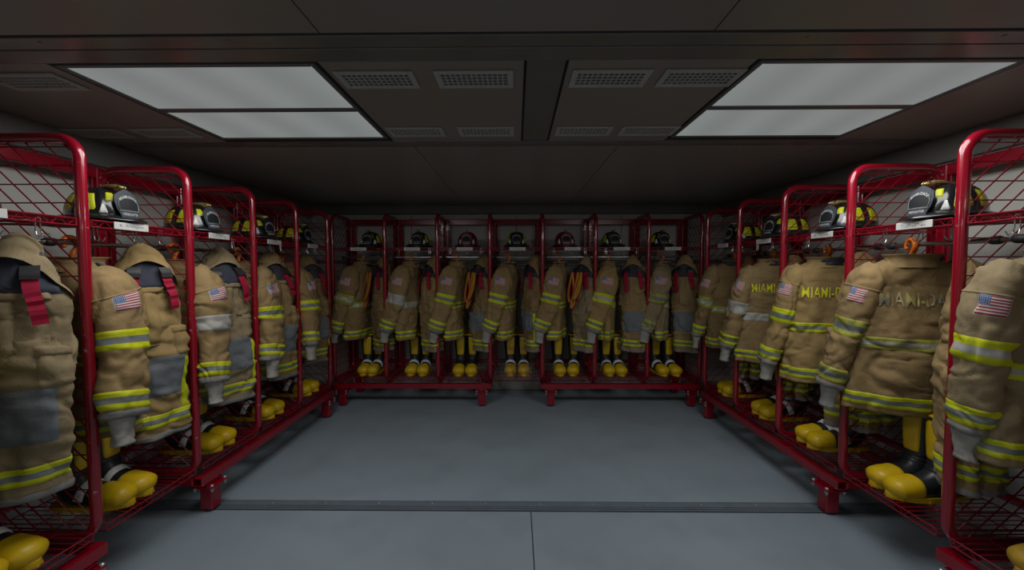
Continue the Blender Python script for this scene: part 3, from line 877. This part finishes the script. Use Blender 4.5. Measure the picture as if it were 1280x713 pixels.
# ------------------------------------------------------------------ bunker trousers
def trousers(lk, x, y, rot, cloth='tan', seed=1, cuff='ysy', knee=True, straps='red', side=False, sc=1.0, desc='tan bunker trousers', top=1.545):
    t = empty('bunker_trousers')
    up = Loft([(0, 0, .030, 0, .018, .012), (.05, 0, .028, -.028, .050, .026), (.17, 0, .022, -.11, .094, .048), (.32, 0, .010, -.215, .122, .072), (.6, 0, 0, -.345, .136, .088), (1, 0, 0, -.52, .138, .092)],
              n=2.2, seed=seed, big=.015, crease=.012, flute=.006, fk=4, horiz=True)
    uo = up.surface(72, 64, turn=False, cap0=True).build('waist', cloth, t, True)
    up.patch(.0, .50, .01, .15, .004, 30, 16, rise=.036, arch=.26).build('waist_flap', cloth, uo, True)
    up.patch(.05, .45, .10, .36, .012, 22, 12).build('waist_lining', 'lining_blue' if seed % 2 else 'lining', uo, True)
    up.patch(.10, .42, .335, .40, .012, 20, 6).build('waist_band', cloth, uo, True)
    up.patch(.22, .29, .38, .98, .012, 6, 20).build('fly', cloth, uo, True)
    if straps:
        for k, (ua, ub) in enumerate(((.17, .145), (.32, .30))):
            so = up.strip([(ua, .215, .016), (ua, .30, .026), ((ua + ub) / 2, .42, .030), (ub, .60 + .08 * k, .022)], .021).build('suspender', 'strap_red', t)
            up.strip([(ua, .195, .016), (ua, .23, .026), (ua, .265, .026)], .025, .010, .008, 8).build('suspender_clip', 'dark_plastic', so)
        if straps == 'loops':
            for k, (xx, ln) in enumerate(((-.05, .30), (.0, .36), (.045, .27))):
                n = 18; P = []
                for i in range(n):
                    a = i / (n - 1); P.append((xx + .035 * math.sin(PI * a * 2 + k) , -.135 - .03 * math.sin(PI * a) - .012 * k, -.18 - ln * math.sin(PI * a)))
                P = np.array(P); T = np.gradient(P, axis=0); T /= np.linalg.norm(T, axis=1)[:, None]
                S = np.cross(T, np.array((0, -1.0, .2))); S /= np.linalg.norm(S, axis=1)[:, None]; Nn = np.cross(S, T)
                so = ribbon(P, S, Nn, .021, .004).build('suspender', 'strap_red', t)
                ribbon(P + Nn * .0045, S, Nn, .009, .002).build('strap_stripe', 'strap_yellow', so)
    for s in (1, -1):
        yo = -s * .046
        lg = Loft([(0, s * .012, yo * .6, -.40, .118, .060), (.18, s * .018, yo, -.50, .126, .062), (.5, s * .024, yo - .008, -.69, .122, .060), (.8, s * .026, yo - .002, -.87, .116, .056), (1, s * .028, yo, -.995, .118, .058)],
                  n=2.3, seed=seed + 11 * s, big=.015, crease=.012, rings=((.28, .12, .006, 7), (.7, .1, .005, 8)), flute=.010, fk=3)
        lo = lg.surface(64, 72).build('leg', cloth, t, True)
        if knee: lg.patch(.09, .41, .32, .66, .007, 18, 16).build('knee_patch', 'knee_grey', lo, True)
        mb, ms = lg.band(.80, .905, cuff); mb.build('reflective_band', ms, lo, True)
        lg.patch(0, 1, .955, 1.0, .003, 44, 5, closed=True).build('hem', 'cuff_grey', lo, True)
        c = .06 if s > 0 else .56
        lg.patch(c - .11, c + .11, .10, .33, .014, 12, 12).build('cargo_pocket', cloth, lo, True)
        lg.patch(c - .115, c + .115, .075, .15, .018, 12, 6).build('pocket_flap', cloth, lo, True)
        if side:
            lg.patch(c - .035, c + .035, .35, .80, .006, 8, 20).build('side_stripe', 'lime', lo, True)
    lk.place(t, x, y, top, rot); t.scale = (sc, sc, sc)
    tag(t, '%s hanging in %s' % (desc, lk.where), 'trousers', 'bunker trousers hanging in the lockers')
    return t

# ------------------------------------------------------------------ rubber boots (three kinds of meshes, shared)
def boot_meshes(yellow='boot_yellow', band=True, slim=False):
    m = {}
    zs = .030
    lf = Loft([(0, 0, .088, .395, .074, .080), (.18, 0, .083, .285, .069, .075), (.34, 0, .078, .19, .060, .068), (.46, 0, .070, .130, .056, .070), (.56, 0, .040, .085, .053, .070),
               (.66, 0, -.018, .062, .051, .056), (.78, 0, -.085, .054, .056, .047), (.88, 0, -.135, .050, .058, .043), (.96, 0, -.172, .045, .047, .034), (1, 0, -.190, .040, .020, .016)],
              n=2.3, clampz=.020, rings=((.44, .07, .0035, 16),))
    mb = lf.surface(32, 54, v1=.965, turn=False, cap1=True)
    m['upper'] = (mb.mesh('upper', 'boot_black', True), None)
    cap = lf.patch(0, 1, .735, 1.0, .0045, 32, 16, closed=True, rise=0.0); cap.f.append(tuple(range(15 * 32, 16 * 32))[::-1]); cap.m.append(0)
    m['toe_cap'] = cap.mesh('toe_cap', yellow, True)
    mb = lf.patch(0, 1, -.012, .02, .004, 32, 5, closed=True); m['rim'] = mb.mesh('rim', yellow, True)
    m['shin'] = lf.patch(.155, .345, .04, .36, .0055, 12, 14).mesh('shin_panel', yellow, True)
    if band: m['band'] = lf.patch(-.05, .55, .60, .665, .0045, 24, 6).mesh('ankle_band', 'boot_band', True)
    inn = Loft([(0, 0, .088, .396, .066, .072), (1, 0, .083, .26, .060, .066)], n=2.3); m['lining'] = inn.surface(24, 5, turn=False, cap1=True).mesh('lining', 'lining', True)
    # sole with treads
    out = []
    for k in range(36):
        a = 2 * PI * k / 36
        yy = -math.cos(a); w = .052 if yy < 0 else .049
        Y = -.016 + (.180 * yy)
        X = math.sin(a) * (.056 + (.0 if yy > 0 else .003)) * (1 - .12 * math.exp(-((Y - .03) / .06) ** 2))
        out.append((X, Y))
    b = MB(); b.prism(out, .006, .026, 'z')
    ins = [(x * .97, y * .985 - .0) for x, y in out]; b.prism(ins, .0, .006, 'z')
    for k in range(0, 36, 2):
        x, y = out[k]; b.box(x * .97 - .004, x * .97 + .004, y * .975 - .004, y * .975 + .004, .0, .012)
    m['sole'] = autosmooth(b.mesh('sole', yellow), .7)
    return m
BM = {'clean': boot_meshes(), 'plain': boot_meshes(band=False), 'dirty': boot_meshes('boot_yellow_dirty')}
def boot(lk, x, y, r, kind, side, extra=''):
    t = empty('rubber_boot'); m = BM[kind]
    u = link('upper', m['upper'][0], t)
    link('toe_cap', m['toe_cap'], t); link('sole', m['sole'], t)
    link('rim', m['rim'], u); link('shin_panel', m['shin'], u); link('lining', m['lining'], u)
    if 'band' in m: link('ankle_band', m['band'], u)
    lk.place(t, x, y, SH_B + .003, r)
    tag(t, '%s rubber boot with yellow toe%s in %s' % (side, extra, lk.where), 'boot', 'yellow-toed rubber boots')

# ------------------------------------------------------------------ helmet
def dome_pos(th, ph, off=0.0):
    """th: angle, 0 = right (+x), -90deg = front (-y); ph 0 rim .. 1 crown"""
    th = np.asarray(th, float); ph = np.asarray(ph, float)
    e = np.cos(ph * PI / 2) ** .78; h = np.sin(ph * PI / 2)
    rib = .006 * np.exp(-((((th / (PI / 4)) + .5) % 1 - .5) / .09) ** 2) * np.clip(np.sin(ph * PI * .97), 0, 1)
    a, b = .106, .138
    x = (a + off + rib) * e * np.cos(th); y = (b + off + rib) * e * np.sin(th); z = .018 + (.150 + off + rib * .7) * h
    return np.stack([x, y, z], -1)
def dome_patch(t0, t1, p0, p1, off, nt=10, np_=8, taper=0.0):
    B, A = np.meshgrid(np.linspace(0, 1, np_), np.linspace(0, 1, nt), indexing='ij')
    ct = (t0 + t1) / 2; TH = ct + (t0 - ct + (t1 - t0) * A) * (1 - taper * B); PH = p0 + (p1 - p0) * B
    O = np.full_like(A, off); O[0, :] = O[-1, :] = -.001; O[:, 0] = O[:, -1] = -.001
    P = dome_pos(TH, PH, O); idx = np.arange(nt * np_).reshape(np_, nt); mb = MB()
    mb.v = [tuple(p) for p in P.reshape(-1, 3).tolist()]
    for i in range(np_ - 1):
        for j in range(nt - 1): mb.f.append((int(idx[i, j]), int(idx[i, j + 1]), int(idx[i + 1, j + 1]), int(idx[i + 1, j]))); mb.m.append(0)
    return mb
def helmet_meshes(shell, plate, sticker):
    m = {}
    nt, npp = 64, 18
    PH, TH = np.meshgrid(np.linspace(0, .985, npp), 2 * PI * np.arange(nt) / nt, indexing='ij')
    P = dome_pos(TH, PH); idx = np.arange(nt * npp).reshape(npp, nt)
    mb = MB(); f = np.stack([idx[:-1], np.roll(idx, -1, 1)[:-1], np.roll(idx, -1, 1)[1:], idx[1:]], -1).reshape(-1, 4)
    mb.add(P.reshape(-1, 3).tolist(), f.tolist()); mb.f.append(tuple(int(k) for k in idx[-1])); mb.m.append(0)
    m['dome'] = mb.mesh('dome', shell, True)
    # brim: narrow in front, long duck-bill behind
    mb = MB(); rows = []
    for k in range(nt):
        a = 2 * PI * k / nt; c, s = math.cos(a), math.sin(a)
        back = max(0, s); w = .030 + .014 * max(0, -s) + .085 * back ** 1.6
        x0, y0 = .102 * c, .134 * s; x1, y1 = (.106 + w * (1 - .55 * back)) * c, (.138 + w) * s
        dz = -.016 - .020 * back + .010 * abs(c) ** 2
        xm, ym = (x0 + x1) / 2, (y0 + y1) / 2
        rows.append([(x0, y0, .024), (xm, ym, .019 + dz * .35), (x1, y1, .014 + dz), (x1 * 1.01, y1 * 1.01, .010 + dz), (x1, y1, .006 + dz), (xm, ym, .011 + dz * .35), (x0, y0, .014)])
    Q = np.array(rows).transpose(1, 0, 2); R = len(Q); idx = np.arange(R * nt).reshape(R, nt)
    f = np.stack([idx[:-1], idx[1:], np.roll(idx, -1, 1)[1:], np.roll(idx, -1, 1)[:-1]], -1).reshape(-1, 4)
    Q[..., 2] += .017
    mb.add(Q.reshape(-1, 3).tolist(), f.tolist()); m['brim'] = mb.mesh('brim', shell, True)
    # lime reflective stickers between the ribs
    st = []
    for a in (-45 + 22.5, 22.5, 67.5, 112.5, 157.5, 202.5):
        st.append(dome_patch(math.radians(a - 17), math.radians(a + 17), .15, .56, .0035, taper=.30).mesh('reflective_sticker', sticker, True))
    for a in (-66, -114):
        st.append(dome_patch(math.radians(a - 12), math.radians(a + 12), .36, .62, .0035, taper=.3).mesh('reflective_sticker', sticker, True))
    m['stickers'] = st
    m['decal'] = [dome_patch(math.radians(a - 8), math.radians(a + 8), .10, .30, .004, taper=.8).mesh('white_decal', 'boot_band', True) for a in (-50, -130)]
    # front shield: tall leather plate, curved, leaning back
    ol = [(-.040, 0), (0, 0), (.040, 0), (.043, .018), (.054, .045), (.060, .085), (.056, .112), (.030, .134), (0, .150), (-.030, .134), (-.056, .112), (-.060, .085), (-.054, .045), (-.043, .018)]
    def bend(x, z, d=0.0):
        x, z = x * .88, z * .92
        return (x, -.162 + 3.2 * x * x + .16 * z + .9 * max(0, z - .05) * max(0, z - .05) - d, .022 + z)
    def plate_mesh(pts, d0, d1, nm, mt, cz_):
        """curved plate: concentric rings front and back, closed rim"""
        b = MB(); k = len(pts); RR = (.2, .4, .6, .8, 1.0); vv = []; ff = []
        for d in (d0, d1):
            vv.append(bend(0, cz_, d))
            for rr in RR: vv += [bend(x * rr, cz_ + (z - cz_) * rr, d) for x, z in pts]
        h = 1 + len(RR) * k
        for i in range(k):
            j = (i + 1) % k
            ff += [(0, 1 + i, 1 + j), (h, h + 1 + j, h + 1 + i)]
            for r_ in range(len(RR) - 1):
                o = 1 + r_ * k
                ff += [(o + i, o + k + i, o + k + j, o + j), (h + o + j, h + o + k + j, h + o + k + i, h + o + i)]
            o = 1 + (len(RR) - 1) * k
            ff.append((o + i, h + o + i, h + o + j, o + j))
        return autosmooth(b.add(vv, ff).mesh(nm, mt), .7)
    m['shield'] = plate_mesh(ol, .003, -.003, 'front_shield', plate, .07)
    pl = [(-.043, .042), (0, .042), (.043, .042), (.046, .070), (.040, .088), (.020, .099), (0, .102), (-.020, .099), (-.040, .088), (-.046, .070)]
    m['panel'] = plate_mesh(pl, .0052, .002, 'number_panel', 'shield_dark', .072)
    b = MB(); rim = [bend(x * 1.05, .072 + (z - .072) * 1.07, .005) for x, z in pl]; b.tube(rim, .0018, 6, True); b.tube([bend(-.047, .036, .005), bend(0, .036, .005), bend(.047, .036, .005)], .0016, 6)
    m['stitch'] = b.mesh('shield_rim', 'silver_tape', True)
    mb = MB()
    q, ff = text_mesh('MIAMI-DADE', 1, .017, .02)
    vv = []
    for x, z in q:
        a = x * 1.7; rad = .060 + z * .8; vv.append(bend(rad * math.sin(a) * .90, .052 + rad * math.cos(a) * .98, .0062))
    mb.add(vv, ff); m['letters'] = [mb.mesh('shield_lettering', 'letter_white')]
    q, ff = text_mesh('FIREFIGHTER', .072, .013, .02); mb = MB(); mb.add([bend(x, .021 + z, .0062) for x, z in q], ff)
    m['letters'].append(mb.mesh('shield_lettering', 'letter_white'))
    # crest holder running from the crown to the shield
    mb = MB(); pts = [(0, .01, .170), (0, -.04, .176), (0, -.085, .172), (0, -.125, .160)]
    mb.tube(pts, [.005, .009, .012, .005], 8); mb.tube([(0, -.09, .172), (.012, -.118, .174), (.004, -.134, .164)], .004, 6); mb.tube([(0, -.09, .172), (-.012, -.118, .174), (-.004, -.134, .164)], .004, 6)
    m['crest'] = mb.mesh('crest_holder', 'brass', True)
    mb = MB(); mb.lathe([(.1, .014), (.1, .020)], 24); m['liner'] = None
    return m
HM = {'black': helmet_meshes('helmet_black', 'shield_grey', 'helmet_lime'), 'dark': helmet_meshes('helmet_black', 'shield_dark', 'helmet_lime'), 'red': helmet_meshes('helmet_red', 'shield_red', 'shield_red')}
def helmet(lk, x, y, r, kind, desc):
    m = HM[kind]; t = empty('fire_helmet')
    d = link('dome', m['dome'], t); link('brim', m['brim'], t); link('crest_holder', m['crest'], t)
    for s in m['stickers']: link('reflective_sticker', s, d)
    for s in m['decal']: link('white_decal', s, d)
    sh = link('front_shield', m['shield'], t)
    link('number_panel', m['panel'], sh); link('shield_rim', m['stitch'], sh); [link('shield_lettering', q, sh) for q in m['letters']]
    lk.place(t, x, y, SH_T + .004, r)
    tag(t, '%s on the shelf of %s' % (desc, lk.where), 'helmet', 'fire helmets on the top shelves')

# ------------------------------------------------------------------ fill the lockers
bh = 'black fire helmet with lime stickers'
rad = math.radians
# jackets on the left row show front and left sleeve; on the right row their backs
J = dict
def fill(key, helm, jk, tr, boots):
    lk = LK[key]
    if helm: helmet(lk, *helm)
    if jk: jacket(lk, **jk)
    if tr: trousers(lk, **tr)
    if boots:
        xa, xb, yy, kind, ra, rb = boots
        boot(lk, xa, yy[0], ra, kind, 'left-hand'); boot(lk, xb, yy[1], rb, kind, 'right-hand')

fill('L0', (.20, .155, rad(-6), 'black', bh),
     J(x=.10, y=.25, rot=rad(14), slv=1.12, lean=.075, drop=.015, cloth='tan_brown', seed=31, flag_u=.04, desc='brown-tan turnout jacket'),
     J(x=.375, y=.09, rot=rad(-62), cloth='tan_grey', seed=7, top=1.55, desc='greyish tan bunker trousers with knee patch'),
     (.19, .325, (.19, .18), 'clean', rad(6), rad(-4)))
fill('L1', (.22, .155, rad(-6), 'black', bh),
     J(x=0.125, y=0.2, rot=rad(8), slv=1.12, lean=.075, drop=.015, cloth='tan', seed=2, flag_u=.04, desc='tan turnout jacket with large flag patch'),
     J(x=.37, y=.10, rot=rad(-32), cloth='tan_gold', seed=3, side=True, desc='golden tan bunker trousers with red suspenders'),
     (.155, .275, (.20, .195), 'clean', rad(4), rad(-6)))
fill('L2', (.20, .155, rad(-6), 'black', bh),
     J(x=0.125, y=0.2, rot=rad(8), slv=1.12, lean=.075, drop=.015, cloth='tan', arm='white', hem='ysy', seed=4, flag_u=.04, desc='tan turnout jacket with white arm band'),
     J(x=.37, y=.10, rot=rad(-32), cloth='tan_grey', seed=5, side=True, desc='greyish tan bunker trousers with red suspenders'),
     (.18, .30, (.195, .19), 'clean', rad(3), rad(-5)))
fill('L3', (.21, .155, rad(-6), 'dark', bh),
     J(x=0.125, y=0.2, rot=rad(8), slv=1.12, lean=.075, drop=.015, cloth='tan', seed=6, flag_u=.04, desc='tan turnout jacket with lime arm bands'),
     J(x=.37, y=.10, rot=rad(-32), cloth='tan', seed=8, desc='tan bunker trousers with grey knee patch'),
     (.17, .30, (.195, .19), 'clean', rad(3), rad(-5)))
fill('L4', (.21, .155, rad(-6), 'dark', bh),
     J(x=0.125, y=0.2, rot=rad(8), slv=1.12, lean=.075, drop=.015, cloth='tan_brown', seed=9, flag_u=.04, desc='brown-tan turnout jacket with lime arm bands'),
     J(x=.37, y=.10, rot=rad(-32), cloth='tan_brown', seed=10, side=True, desc='brown-tan bunker trousers with lime side stripe'),
     (.17, .31, (.195, .19), 'clean', rad(3), rad(-5)))

fill('R0', (.33, .150, rad(5), 'black', bh),
     J(x=0.17, y=0.185, rot=rad(-16), slv=.86, cloth='tan_grey', arm='wy', seed=12, flag_u=-.14, letters='letter_lime', swing=(.0, .02), desc='greyish turnout jacket with white-lime arm band'),
     J(x=0.46, y=0.16, rot=rad(150), top=1.46, cloth='tan_brown', seed=13, desc='brown-tan bunker trousers'),
     (.22, .34, (.20, .19), 'dirty', rad(4), rad(-4)))
fill('R1', (.345, .150, rad(5), 'black', bh),
     J(x=0.15, y=0.18, rot=rad(-18), slv=.86, cloth='tan', arm='dirty', seed=14, flag_u=-.14, letters='letter_worn', swing=(.075, .0), desc='tan turnout jacket with worn grey lettering'),
     J(x=0.47, y=0.14, rot=rad(150), top=1.47, cloth='tan', seed=15, desc='plain tan bunker trousers'),
     (.16, .275, (.195, .19), 'plain', rad(5), rad(-2)))
fill('R2', (.35, .150, rad(5), 'black', bh),
     J(x=0.15, y=0.18, rot=rad(-18), slv=.86, cloth='tan_gold', seed=16, flag_u=-.14, letters='letter_lime', swing=(.075, .0), desc='golden turnout jacket with bright yellow lettering'),
     J(x=0.46, y=0.15, rot=rad(95), top=1.5, cloth='tan', seed=17, straps='red', side=True, desc='tan bunker trousers with pink-red suspenders'),
     (.17, .29, (.195, .19), 'clean', rad(4), rad(-4)))
fill('R3', (.36, .150, rad(5), 'dark', bh),
     J(x=0.15, y=0.18, rot=rad(-18), slv=.86, cloth='tan', arm='white', seed=18, flag_u=-.14, letters='letter_lime', swing=(.075, .0), desc='tan turnout jacket with white arm band'),
     J(x=0.46, y=0.15, rot=rad(140), top=1.5, cloth='tan_brown', seed=19, desc='brown-tan bunker trousers'),
     (.22, .34, (.195, .19), 'clean', rad(4), rad(-4)))
fill('R4', (.36, .150, rad(5), 'dark', bh),
     J(x=0.15, y=0.18, rot=rad(-18), slv=.86, cloth='tan_brown', arm='worn', seed=20, flag_u=-.14, swing=(.075, .0), desc='brown-tan turnout jacket without lettering'),
     J(x=0.46, y=0.15, rot=rad(140), top=1.5, cloth='tan_brown', seed=21, desc='brown-tan bunker trousers'),
     (.24, .35, (.195, .19), 'clean', rad(4), rad(-4)))

rowB = [
    ((.34, .16, rad(4), 'dark', bh), J(x=0.214, y=.19, slv=.95, swing=(.02, -.10), back_sw=(0, -.06), rot=rad(-12), cloth='tan_brown', arm='worn', seed=41, desc='brown-tan turnout jacket with worn arm band'),
     J(x=0.455, y=0.15, rot=rad(-45), cloth='tan_brown', seed=42, straps='loops', knee=False, desc='bunker trousers with looped red-yellow straps'), (.26, .375, (.20, .195), 'clean', rad(6), rad(-4))),
    ((.315, .16, rad(3), 'dark', bh), J(x=0.200, y=.19, slv=.95, swing=(.02, -.10), back_sw=(0, -.06), rot=rad(-12), cloth='tan', arm='white', seed=43, desc='tan turnout jacket with pale arm band'),
     J(x=0.45, y=0.12, rot=rad(-45), cloth='tan', seed=44, knee=False, desc='tan bunker trousers with red suspenders'), (.235, .36, (.20, .195), 'clean', rad(0), rad(0))),
    ((.29, .16, rad(2), 'red', 'dark red fire helmet'), J(x=0.160, y=.19, slv=.95, swing=(.02, -.10), back_sw=(0, -.06), rot=rad(-10), cloth='tan', seed=45, desc='tan turnout jacket with lime arm bands'),
     J(x=0.445, y=0.13, rot=rad(-45), cloth='tan_brown', seed=46, straps='loops', desc='brown-tan bunker trousers with yellow strap'), (.20, .33, (.19, .19), 'plain', rad(0), rad(0))),
    ((.27, .16, rad(0), 'dark', bh), J(x=0.170, y=.19, slv=.95, swing=(.02, -.10), back_sw=(0, -.06), rot=rad(-12), cloth='tan', seed=47, desc='tan turnout jacket with lime hem band'),
     J(x=0.445, y=0.13, rot=rad(-60), cloth='tan_brown', seed=48, side=True, desc='brown-tan bunker trousers with lime side stripe'), (.205, .345, (.20, .20), 'dirty', rad(0), rad(0))),
    ((.24, .16, rad(0), 'red', 'dark red fire helmet'), J(x=0.170, y=.19, slv=.95, swing=(.02, -.10), back_sw=(0, -.06), rot=rad(-12), cloth='tan', seed=49, desc='tan turnout jacket with two lime arm bands'),
     J(x=0.445, y=0.13, rot=rad(-45), cloth='tan_grey', seed=50, straps='loops', knee=False, side=True, desc='greyish bunker trousers with yellow strap'), (.185, .35, (.20, .20), 'clean', rad(2), rad(-12))),
    ((.20, .16, rad(-2), 'dark', bh), J(x=0.150, y=.19, slv=.95, swing=(.02, -.10), back_sw=(0, -.06), rot=rad(-8), cloth='tan_gold', arm='wy', seed=51, desc='golden turnout jacket with white arm band'),
     J(x=0.41, y=0.12, rot=rad(-18), cloth='tan', seed=52, desc='tan bunker trousers with grey knee patch'), (.165, .29, (.20, .20), 'clean', rad(0), rad(0))),
    ((.17, .16, rad(-4), 'dark', bh), J(x=0.187, y=.19, slv=.95, swing=(.02, -.10), back_sw=(0, -.06), rot=rad(-16), cloth='tan_grey', arm='dirty', seed=53, desc='greyish turnout jacket with dirty arm band'),
     J(x=0.41, y=0.1, rot=rad(-35), cloth='tan', seed=54, desc='tan trousers with blue-grey knee patch'), (.17, .31, (.20, .20), 'clean', rad(8), rad(4))),
]
for i, r in enumerate(rowB):
    fill('B%d' % i, *r)
